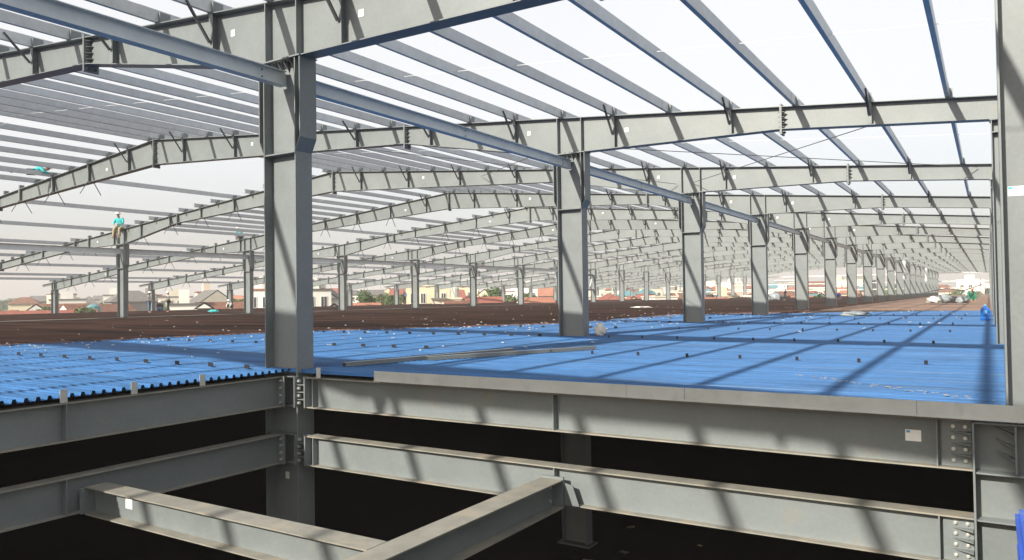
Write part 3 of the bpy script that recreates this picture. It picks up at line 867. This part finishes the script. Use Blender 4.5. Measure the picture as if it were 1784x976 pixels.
# ------------------------------------------------------------------ people
def skin_obj(name, pts, edges, radii, m_, parent, root_i=0, lvl=1):
    me = bpy.data.meshes.new(name); bm = bmesh.new()
    lay = bm.verts.layers.skin.verify()
    vs = []
    for p, r in zip(pts, radii):
        v = bm.verts.new(p); rr = r if isinstance(r, tuple) else (r, r)
        v[lay].radius = rr; vs.append(v)
    vs[root_i][lay].use_root = True
    for a, b_ in edges: bm.edges.new((vs[a], vs[b_]))
    bm.to_mesh(me); bm.free()
    me.materials.append(m_)
    o = link(name, me, parent)
    o.modifiers.new('skin', 'SKIN').use_smooth_shade = True
    s = o.modifiers.new('sub', 'SUBSURF'); s.levels = lvl; s.render_levels = lvl
    return o
POSES = {  # pelvis, chest, neck, head, Lshoulder.. (x right, y forward, z up)
 'stand': dict(pel=(0,0,.92), ch=(0,.02,1.25), nk=(0,.02,1.45), hd=(0,.05,1.60), lk=(-.12,.03,.5), la=(-.14,-.03,.07), rk=(.12,.08,.5), ra=(.17,.05,.07), le=(-.28,.02,1.12), lh=(-.26,.2,.93), re=(.28,.0,1.12), rh=(.22,.22,1.0)),
 'sit': dict(pel=(0,0,.08), ch=(0,.1,.40), nk=(0,.16,.58), hd=(0,.24,.70), lk=(-.14,.38,.02), la=(-.13,.34,-.42), rk=(.14,.36,.02), ra=(.15,.42,-.42), le=(-.25,.22,.28), lh=(-.1,.40,.22), re=(.25,.22,.28), rh=(.1,.42,.2)),
 'crouch': dict(pel=(0,0,.32), ch=(0,.22,.58), nk=(0,.34,.74), hd=(0,.45,.83), lk=(-.2,.38,.48), la=(-.17,.12,.07), rk=(.2,.38,.45), ra=(.18,.15,.07), le=(-.24,.42,.42), lh=(-.1,.55,.18), re=(.24,.42,.42), rh=(.12,.58,.16)),
 'prone': dict(pel=(0,0,.14), ch=(0,.34,.2), nk=(0,.5,.24), hd=(0,.62,.28), lk=(-.14,-.4,.12), la=(-.12,-.78,.1), rk=(.14,-.38,.12), ra=(.16,-.76,.1), le=(-.3,.45,.12), lh=(-.2,.68,.06), re=(.3,.45,.12), rh=(.2,.7,.06)),
 'bend': dict(pel=(0,-.1,.85), ch=(0,.28,.98), nk=(0,.46,1.0), hd=(0,.6,.97), lk=(-.12,.05,.48), la=(-.14,-.05,.07), rk=(.12,.08,.48), ra=(.16,.0,.07), le=(-.24,.42,.75), lh=(-.12,.5,.5), re=(.24,.42,.75), rh=(.12,.52,.48)),
}
def person(pose, loc, rz, shirt, trousers, hat, label, s=1.0):
    p = {k: Vector(v) for k, v in POSES[pose].items()}
    r = empty('person', loc, rz); r.scale = (s, s, s)
    tag(r, label, 'person')
    ls = p['ch'] + Vector((-.17, 0, .12)); rs = p['ch'] + Vector((.17, 0, .12))
    lp = p['pel'] + Vector((-.09,0,-.02)); rp = p['pel'] + Vector((.09,0,-.02))
    lt = p['la'] + Vector((0,.16,-.04)); rt = p['ra'] + Vector((0,.16,-.04))
    def hand(a, b_): return b_ + (b_-a).normalized()*.09
    pts = [p['pel'], p['ch'], p['nk'], p['hd'], p['hd']+Vector((0,.02,.09)), ls, p['le'], p['lh'], hand(p['le'],p['lh']), rs, p['re'], p['rh'], hand(p['re'],p['rh']), lp, p['lk'], p['la'], lt, rp, p['rk'], p['ra'], rt]
    rad = [(.12,.09),(.14,.10),.05,(.075,.09),(.07,.08),.055,.04,.028,(.04,.018),.055,.04,.028,(.04,.018),.085,.06,.04,(.045,.03),.085,.06,.04,(.045,.03)]
    ed = [(0,1),(1,2),(2,3),(3,4),(1,5),(5,6),(6,7),(7,8),(1,9),(9,10),(10,11),(11,12),(0,13),(13,14),(14,15),(15,16),(0,17),(17,18),(18,19),(19,20)]
    skin_obj('body', pts, ed, rad, M['skin'], r)
    mid = (p['pel']+p['ch'])/2
    fa = p['le'].lerp(p['lh'], .8); fb = p['re'].lerp(p['rh'], .8)
    skin_obj('shirt', [p['pel']+Vector((0,0,.02)), mid, p['ch'], p['nk']-(p['nk']-p['ch'])*.3, ls, p['le'], fa, rs, p['re'], fb], [(0,1),(1,2),(2,3),(2,4),(4,5),(5,6),(2,7),(7,8),(8,9)], [(.16,.125),(.155,.12),(.175,.13),(.08,.08),.08,.058,.05,.08,.058,.05], M[shirt], r)
    ka = p['la'] + Vector((0,0,.03)); kb = p['ra'] + Vector((0,0,.03))
    skin_obj('trousers', [p['pel'], lp, p['lk'], ka, rp, p['rk'], kb], [(0,1),(1,2),(2,3),(0,4),(4,5),(5,6)], [(.155,.12),.105,.078,.062,.105,.078,.062], M[trousers], r)
    h = MB(); h.lathe([(.155,0),(.15,.012),(.118,.015),(.115,.06),(.09,.10),(.05,.125),(.005,.13)], 16)
    o = h.build('helmet', M[hat], r, p['hd']+Vector((0,.02,.05)))
    for q in o.data.polygons: q.use_smooth = True
    nz = MB(); nz.lathe([(.012,-.02),(.016,-.01),(.008,.02)], 6); nz.build('nose', M['skin'], r, p['hd']+Vector((0,.10,.01)))
    return r
person('sit', (-43.35, FY(3)-0.12, T(-43.35)+0.02), R(212), 'teal', 'khaki', 'white', 'seated worker in a turquoise shirt on top of the third middle row column', 1.15)
person('prone', (-33.5, FY(2)-.75, T(-33.5)+0.1), R(-25), 'teal', 'black', 'hat', 'worker in dark teal lying over the purlins just before the second rafter at left', 1.0)
person('stand', (-58.4, 36.8, -.95), R(-60), 'white', 'jeans', 'hat', 'standing worker in a white shirt and jeans beside a far left column', 1.0)
person('crouch', (-58.1, 37.6, -.95), R(60), 'black', 'jeans', 'hat', 'crouching worker in black behind the standing one at far left', 1.0)
person('stand', (-58.9, 38.9, -.95), R(150), 'white', 'black', 'hat', 'standing worker in a white shirt and black trousers right of the crouching one', 1.0)
person('crouch', (-65.1, 49.9, -.95), R(200), 'white', 'black', 'hat', 'worker in white sitting at the foot of a far left column', 1.0)
person('stand', (-20.2, 92.2, -.95), R(100), 'white', 'black', 'hat', 'lone standing worker in a white shirt seen past the fourth inner column', 1.05)
person('crouch', (-17.8, 91, -.95), R(30), 'navy', 'navy', 'navy', 'crouching worker in navy blue seen past the fifth inner column', 1.05)
person('crouch', (-14.9, 95, -.95), R(200), 'navy', 'black', 'hat', 'crouching worker in dark blue near the eighth inner column', 1.0)
person('stand', (-68.2, 80.6, -.95), R(200), 'jeans', 'black', 'hat', 'worker in a blue shirt by a far outer column in front of the palms', 1.1)
person('crouch', (-1.15, 62.9, -.95), R(200), 'green', 'green', 'khaki', 'worker in green bent over the tarpaulin pile at the far end', 1.1)
person('crouch', (-43.9, FY(4)-.1, T(-43.9)+.02), R(90), 'teal', 'black', 'hat', 'worker crouching on top of the fourth middle row column', .9)

# ------------------------------------------------------------------ town behind
GZ = -6.1
def window_grid(root, w, h0, h1, y, nx, nz, rng):
    for a in range(nx):
        for c_ in range(nz):
            cx = -w/2 + w*(a+.5)/nx; z0 = h0 + (h1-h0)*(c_+.3)/nz
            ww = min(1.3, w/nx*.42); hh = min(1.5, (h1-h0)/nz*.46)
            if rng.random() < .12: continue
            b = MB(); b.box(cx-ww/2-.08, cx+ww/2+.08, y-.07, y-.01, z0-.08, z0+hh+.08)
            wo = b.build('window', M['wwall'], root)
            b = MB(); b.box(cx-ww/2, cx-.04, y-.085, y-.072, z0, z0+hh); b.box(cx+.04, cx+ww/2, y-.085, y-.072, z0, z0+hh)
            b.build('pane', M['glass'], wo)
def house(px, depth, w, ytop, wall, roof, rtype, label, dep=8, rz=None, storeys=None, nx=3):
    rng = random.Random(int(px*7+depth))
    x, y = at(px, depth)
    ztop = height(px, ytop, depth); H = ztop-GZ
    ang = math.atan2(-x, y) + (rng.uniform(-.35,.35) if rz is None else rz)
    r = empty('house', (x, y, GZ), ang); tag(r, label, 'house', 'houses beyond the site')
    rh = 0
    if rtype == 'gable' or rtype == 'side': rh = min(2.6, w*.28) if rtype == 'side' else min(2.8, w*.42)
    if rtype == 'hip': rh = min(2.4, w*.25)
    eh = H-rh
    b = MB(); b.box(-w/2, w/2, 0, dep, 0, eh); b.build('walls', M[wall], r)
    o = .45
    b = MB()
    if rtype == 'side':    # ridge parallel to the facade
        b.v = [(-w/2-o,-o,eh-.1),(w/2+o,-o,eh-.1),(w/2+o,dep+o,eh-.1),(-w/2-o,dep+o,eh-.1),(-w/2-o,dep/2,H),(w/2+o,dep/2,H)]
        b.f = [(0,1,5,4),(2,3,4,5),(0,4,3),(1,2,5),(3,2,1,0)]
        b.build('roof', M[roof], r)
        g_ = MB()
        for sx in (-1, 1): 
            g_.v += [(sx*(w/2-.05+.5*1.001),0,eh-.05),(sx*(w/2-.05+.5*1.001),dep,eh-.05),(sx*(w/2-.05+.5*1.001),dep/2,H-.12)]
        g_.f = [(0,1,2),(5,4,3)]
        g_.build('gable_end', M[wall], r)
    elif rtype == 'gable':
        b.v = [(-w/2-o,-o,eh-.2),(0,-o,H),(w/2+o,-o,eh-.2),(-w/2-o,dep,eh-.2),(0,dep,H),(w/2+o,dep,eh-.2)]
        b.f = [(0,1,4,3),(1,2,5,4),(0,3,5,2),(3,4,5)]
        b.build('roof', M[roof], r)
        g_ = MB(); g_.xz([(-w/2,eh-.1),(0,H-.25),(w/2,eh-.1)], -o-.05, -.02)
        g_.build('gable_end', M[wall], r)
    elif rtype == 'hip':
        b.v = [(-w/2-o,-o,eh-.1),(w/2+o,-o,eh-.1),(w/2+o,dep+o,eh-.1),(-w/2-o,dep+o,eh-.1),(-w*.18,dep/2,H),(w*.18,dep/2,H)]
        b.f = [(0,1,5,4),(1,2,5),(2,3,4,5),(3,0,4),(3,2,1,0)]
        b.build('roof', M[roof], r)
    else:
        b.box(-w/2-.15, w/2+.15, -.15, dep+.15, eh, eh+.25); b.build('parapet', M[roof], r)
        if rng.random() < .6:
            b = MB(); b.box(-w*.2, w*.15, dep*.3, dep*.7, eh+.25, eh+2.0); b.build('stair_head', M[wall], r)
        if rng.random() < .35:
            b = MB(); b.lathe([(.55,0),(.6,.1),(.6,1.3),(.3,1.5)], 12); b.build('roof_tank', M['bolt'], r, (w*.3, dep*.5, eh+.25))
    ns = storeys or max(1, int(eh/3.4))
    window_grid(r, w*.92, .3, eh, 0, nx, ns, rng)
    if ns > 1 and rng.random() < .7:
        for c_ in range(1, ns):
            b = MB(); b.box(-w/2-.05, w/2+.05, -.7, -.065, eh*c_/ns-.1, eh*c_/ns+.02); b.build('balcony', M['wwall'], r)
    return r
LH = [  # px, distance, width, top y, wall, roof, type, words, rotation
 (86, 96, 11.5, 541, 'pwall','rtile','side','long low brick red roof just beyond the deck at far left', .15),
 (30, 104, 3.2, 540, 'cream','btile','gable','small tan gabled shed at far left edge', .2),
 (112, 130, 8, 529, 'pwall','btile','side','brown tiled roof behind the long low red one', .1),
 (63, 125, 4, 529, 'wwall','rtile','gable','small white gabled house left of the first bush', 0),
 (118, 165, 7, 523, 'wwall','gtile','flat','white stepped house beyond the bushes at left', 0),
 (145, 185, 9, 520, 'gwall','gtile','hip','grey flat topped house left of the nearest middle column', 0),
 (195, 112, 9, 530, 'wwall','btile','side','white gable ended cottage with brown roof by the nearest middle column', .5),
 (198, 205, 5, 515, 'wwall','gtile','flat','tiny white upper storey just left of the nearest middle column', 0),
 (236, 150, 8.5, 506, 'gwall','gtile','hip','grey unfinished house with pyramid roof right of the nearest middle column', .2),
 (322, 96, 3.6, 532, 'wwall','gtile','flat','low white wall like building behind the two standing workers', 0),
 (356, 92, 1.6, 526, 'wwall','btile','gable','bright white gable wall in front of the brown roof', 0),
 (395, 98, 6.2, 526, 'wwall','btile','side','brown tiled roof behind the outer column at left', .1),
 (378, 140, 7.5, 505, 'cream','gtile','gable','cream and grey gabled villa above the brown roof', .3),
 (363, 150, 4, 510, 'cream','rtile','flat','cream annex with red top left of the grey gable', .1),
 (305, 190, 8, 518, 'cream','gtile','flat','pale cream house far behind the standing workers', 0),
 (452, 110, 3.5, 506, 'wwall','otile','flat','tall white house with orange cornice left of the corner column', 0),
 (553, 115, 4.2, 506, 'wwall','gtile','flat','bright white block right of the corner column', .2),
 (568, 120, 3.4, 503, 'wwall','gtile','gable','white classical house with pediment and porch right of the corner column', -.2),
 (588, 130, 3.2, 521, 'cream','rtile','hip','small cream house behind the white classical one', 0),
 (582, 92, 1.8, 528, 'wwall','rtile','gable','little white gable with red roof at the deck edge', 0),
 (632, 98, 4.4, 528, 'wwall','otile','side','orange tiled roof below the round tree', .1),
 (700, 150, 4, 503, 'pwall','rtile','side','pink house with red roof behind the palms', 0),
 (746, 120, 7, 499, 'ywall','cream','flat','large pale yellow house with layered terraces', 0),
 (782, 135, 5.5, 505, 'cream','rtile','side','cream house with dark red roof right of the yellow one', .1),
 (778, 105, 4, 522, 'cream','cream','flat','low cream terrace house below the dark red roof', 0),
 (812, 100, 4.0, 524, 'cream','btile','side','brown roof with cream gable right of the low terrace', .3),
 (846, 110, 4.6, 517, 'pwall','rtile','side','salmon red roof between the fourth and fifth middle columns', .1),
 (812, 190, 6, 500, 'ywall','gtile','flat','small yellow block far behind the red roofs', 0),
 (943, 100, 3.6, 518, 'wwall','otile','side','bright orange roof with white gable near the second inner column', .3),
 (917, 170, 5, 501, 'wwall','rtile','flat','white and red tower house behind the orange roof', 0),
 (955, 180, 7, 501, 'cream','otile','side','pink roofed long house above the orange one', 0),
]
for t_ in LH:
    house(t_[0], t_[1], t_[2], t_[3], t_[4], t_[5], t_[6], t_[7], dep=min(8, t_[2]*1.1+1), rz=t_[8], nx=2 if t_[2] < 5 else 4)
walls = ['cream','wwall','pwall','cream','wwall','ywall','gwall','wwall']; wn_ = {'cream':'cream','wwall':'white','pwall':'pink','ywall':'yellow','gwall':'grey'}
roofs = ['rtile','otile','flatc','flatw','ctile','btile']; 
gaps = ['past the second inner column','between the second and third inner columns','between the third and fourth inner columns','between the fourth and fifth inner columns','between the fifth and sixth inner columns','beyond the sixth inner column']
def gapname(px):
    for lim, nme in ((1030,0),(1190,1),(1310,2),(1385,3),(1440,4)):
        if px < lim: return gaps[nme]
    return gaps[5]
rng = random.Random(5); cnt = {}
px = 1034
while px < 1500:
    for layer in range(3):
        d = [140, 190, 260][layer] + rng.uniform(-15, 20)
        w = [rng.uniform(2.6, 5), rng.uniform(3.5, 6), rng.uniform(5, 9)][layer]
        wl = rng.choice(walls); rf = rng.choice(roofs)
        yt = ([515, 504, 493][layer]) + rng.uniform(-5, 5)
        rt = 'flat' if rf.startswith('flat') else rng.choice(['side','hip','gable'])
        rm = {'flatc':'cream','flatw':'wwall'}.get(rf, rf)
        rw = {'rtile':'red roofed','otile':'orange roofed','flatc':'flat topped','flatw':'flat topped','ctile':'turquoise roofed','btile':'brown roofed'}[rf]
        key = (wn_[wl], rw, layer, gapname(px)); cnt[key] = cnt.get(key, 0)+1
        sfx = '' if cnt[key] == 1 else ', %s of these' % nth(cnt[key]-1)
        house(px + layer*6, d, w, yt, wl, rm, rt, '%s %s %s house %s%s' % (['low near','middle distance','tall distant'][layer], wn_[wl], rw, gapname(px), sfx), dep=7, nx=3)
    px += rng.uniform(15, 22)
px = 40; n = 0; rng = random.Random(21)
mid = ['left of the nearest middle column','left of the corner column','near the corner column','right of the corner column','past the third middle column','past the fifth middle column']
cn = {}
while px < 985:
    if not (455 < px < 548):
        zone = 0 if px < 205 else 1 if px < 430 else 2 if px < 560 else 3 if px < 715 else 4 if px < 830 else 5
        cn[zone] = cn.get(zone, 0) + 1
        d = rng.uniform(170, 290); wl = rng.choice(['wwall','cream','wwall','pwall','gwall','ywall']); rf = rng.choice(['rtile','gtile','otile','btile','rtile'])
        base = 519 if px < 500 else 507
        house(px, d, rng.uniform(4, 7.5), base + rng.uniform(-6, 4), wl, rf, rng.choice(['side','hip','flat','gable']), 'small hazy background house %s, %s from left' % (mid[zone], nth(cn[zone]-1)), dep=6, nx=3)
    px += rng.uniform(17, 30)
house(1702, 300, 13, 495, 'wwall','wwall','flat','wide white building at the far end right of the tree', rz=0)
house(1691, 290, 9, 488, 'wwall','wwall','flat','tall narrow white block at the far end', rz=0)
house(1716, 310, 10, 492, 'pwall','otile','side','red topped building at the far right end', rz=0)
house(1640, 260, 10, 496, 'cream','btile','hip','pale brown house at the far end left of the tree', rz=0)
house(1660, 330, 30, 503, 'cream','cream','flat','long low pale yellow wall like building at the far end', rz=0)
# telecom mast
mx, my = at(1709, 280)
b = MB(); b.bar((mx,my,GZ),(mx,my,height(1709,485,280)), .3)
tag(b.build('radio_mast', M['rtile']), 'thin red and white mast above the far end buildings', 'mast')

# ------------------------------------------------------------------ trees
def tree(px, depth, ytop, w, label, leafm='leaf', n=2600, palm=False):
    rg = random.Random(int(px)+int(depth))
    x, y = at(px, depth); zt = height(px, ytop, depth); H = zt-GZ
    r = empty('tree', (x, y, GZ)); tag(r, label, 'tree', 'trees beyond the site')
    b = MB()
    b.bar((0,0,0),(0.1,0,H*.45), .35, None, 8)
    for i in range(6):
        a = i*1.05; b.bar((0.1,0,H*.4),(math.cos(a)*w*.3, math.sin(a)*w*.3, H*.72), .12, None, 6)
    b.build('trunk', M['bark'], r)
    c_ = MB()
    clumps = []
    for i in range(16):
        a = rg.uniform(0, 6.28); q = rg.random()**.6*w*.36
        clumps.append((math.cos(a)*q, math.sin(a)*q, H - w*.17 - (q/w)**2*w*2.2 - rg.random()**1.5*min(w*.55, H*.5), rg.uniform(.13,.2)*w))
    for i in range(n):
        cx, cy, cz, cr = rg.choice(clumps)
        if palm:
            u_ = rg.uniform(0, 6.28); t_ = rg.random()
            p = Vector((cx*.5+math.cos(u_)*cr*1.6*t_, cy*.5+math.sin(u_)*cr*1.6*t_, cz + .3 - 1.6*t_*t_*cr))
        else:
            v = Vector((rg.gauss(0,1), rg.gauss(0,1), rg.gauss(0,1))).normalized()*cr*(rg.random()**.35)
            p = Vector((cx, cy, cz)) + Vector((v.x, v.y, v.z*.8))
        if p.z > H: p.z = H - rg.random()*.3
        s_ = rg.uniform(.14,.32)*max(.8, w/8)
        d1 = Vector((rg.gauss(0,1), rg.gauss(0,1), rg.gauss(0,1))).normalized(); d2 = d1.orthogonal().normalized()
        k0 = len(c_.v)
        c_.v += [tuple(p-d1*s_), tuple(p+d2*s_*.6), tuple(p+d1*s_), tuple(p-d2*s_*.6)]
        c_.f.append((k0,k0+1,k0+2,k0+3))
    me = bpy.data.meshes.new('crown'); me.from_pydata(c_.v, [], c_.f); me.update(); me.materials.append(M[leafm])
    link('crown', me, r)
    return r
TREES = [
 (78, 118, 527, 5.5, 'rounded green bush left of the first outer column', 'leaf'),
 (150, 92, 530, 4.2, 'loose green bush right of the first outer column', 'leafb'),
 (168, 100, 534, 3, 'small low bush beside the turquoise tank', 'leaf'),
 (188, 150, 517, 7, 'dark green tree just left of the nearest middle column', 'leaf'),
 (270, 175, 521, 9, 'olive tree behind the standing workers', 'leafb'),
 (340, 180, 519, 10, 'low olive tree left of the grey gable', 'leafb'),
 (415, 115, 508, 5, 'green tree right of the outer column at left', 'leaf'),
 (628, 110, 501, 6.2, 'large round bright green tree under the rafters', 'leaf'),
 (664, 128, 506, 5, 'feathery palm like tree left of the third middle column', 'leafb'),
 (682, 120, 503, 6, 'broad tree with drooping fronds beside the palm', 'leaf'),
 (706, 140, 503, 5, 'dark tree between the third and fourth middle columns', 'leaf'),
 (800, 160, 498, 7, 'olive tree above the yellow and red roofs', 'leafb'),
 (858, 150, 492, 11, 'tall dense dark tree left of the fifth middle column', 'leaf'),
 (884, 140, 503, 8, 'dense green tree between the fifth and sixth middle columns', 'leafb'),
 (920, 150, 508, 5, 'green tree behind the bright orange roof', 'leaf'),
 (1060, 130, 524, 4, 'low green bush among the far houses past the second inner column', 'leafb'),
 (1145, 130, 518, 5, 'green bush before the pink houses', 'leaf'),
 (1242, 120, 519, 4, 'small green bush between the third and fourth inner columns', 'leafb'),
 (1425, 125, 506, 4, 'spiky green tree between the fifth and sixth inner columns', 'leaf'),
 (1662, 220, 498, 8, 'hazy green tree at the far end of the right bay', 'leaf'),
 (1655, 190, 507, 5, 'lower green bush in front of the far end tree', 'leafb'),
]
for a in TREES: tree(*a[:4], a[4], a[5], palm=('palm' in a[4] or 'spiky' in a[4]))
rt = random.Random(4)
for n in range(16):
    pxx = 590 + n*26 if n < 15 else 450
    tree(pxx+rt.uniform(-6,6), rt.uniform(150,210), rt.uniform(501,514), rt.uniform(6,10), 'dark background tree between far houses, %s from left' % nth(n if n < 15 else 15), rt.choice(['leaf','leafb']), n=1500)
# turquoise water tank beyond the deck edge
x, y = at(163, 104); zt = height(163, 531, 104)
b = MB(); b.lathe([(.5,-.9),(.8,-.8),(.85,0),(.8,.5),(.4,.75)], 16); t = empty('water_tank', (x, y, zt-.7)); b.build('tank_body', M['ctile'], t)
b = MB(); b.box(-.5,.5,-.5,.5,-(zt-.7-GZ),-.9); b.build('stand', M['gwall'], t)
tag(t, 'turquoise rounded water tank beside the bush at left', 'water tank')
# far wood on the horizon
rg = random.Random(3); b = MB()
for i in range(52000):
    th = rg.uniform(-1.35, .35); d = rg.uniform(330, 700)
    x = d*math.sin(th); y = d*math.cos(th)
    h = 3.5 + 3.2*(.5+.5*math.sin(th*31+math.sin(th*77)*2)) * rg.random()**.5 + d*.004
    z = GZ + rg.uniform(0, h)
    s_ = rg.uniform(.6, 1.7); k0 = len(b.v); a = rg.uniform(0, 3.14)
    b.v += [(x-s_*math.cos(a), y-s_*math.sin(a), z-s_*.5), (x+s_*math.cos(a), y+s_*math.sin(a), z-s_*.4), (x+s_*.8*math.cos(a), y+s_*.8*math.sin(a), z+s_*.6), (x-s_*.7*math.cos(a), y-s_*.7*math.sin(a), z+s_*.5)]
    b.f.append((k0,k0+1,k0+2,k0+3))
me = bpy.data.meshes.new('far_wood'); me.from_pydata(b.v, [], b.f); me.update(); me.materials.append(M['leaf'])
struct(link('far_wood', me), 'stuff')

# ------------------------------------------------------------------ haze
HAZE = 0.0009
if HAZE:
    b = MB(); b.box(-1200, 1200, -600, 1400, -7.2, 34)
    me = b.mesh('haze', bpy.data.materials.new('haze_air'))
    hm = me.materials[0]; hm.use_nodes = True; nt = hm.node_tree
    for n_ in list(nt.nodes):
        if n_.type == 'BSDF_PRINCIPLED': nt.nodes.remove(n_)
    pv = nt.nodes.new('ShaderNodeVolumePrincipled')
    pv.inputs['Color'].default_value = (0.96, 0.93, 0.92, 1)
    pv.inputs['Density'].default_value = HAZE
    pv.inputs['Anisotropy'].default_value = 0.0
    nt.links.new(pv.outputs[0], nt.nodes['Material Output'].inputs['Volume'])
    struct(link('haze', me), 'stuff')
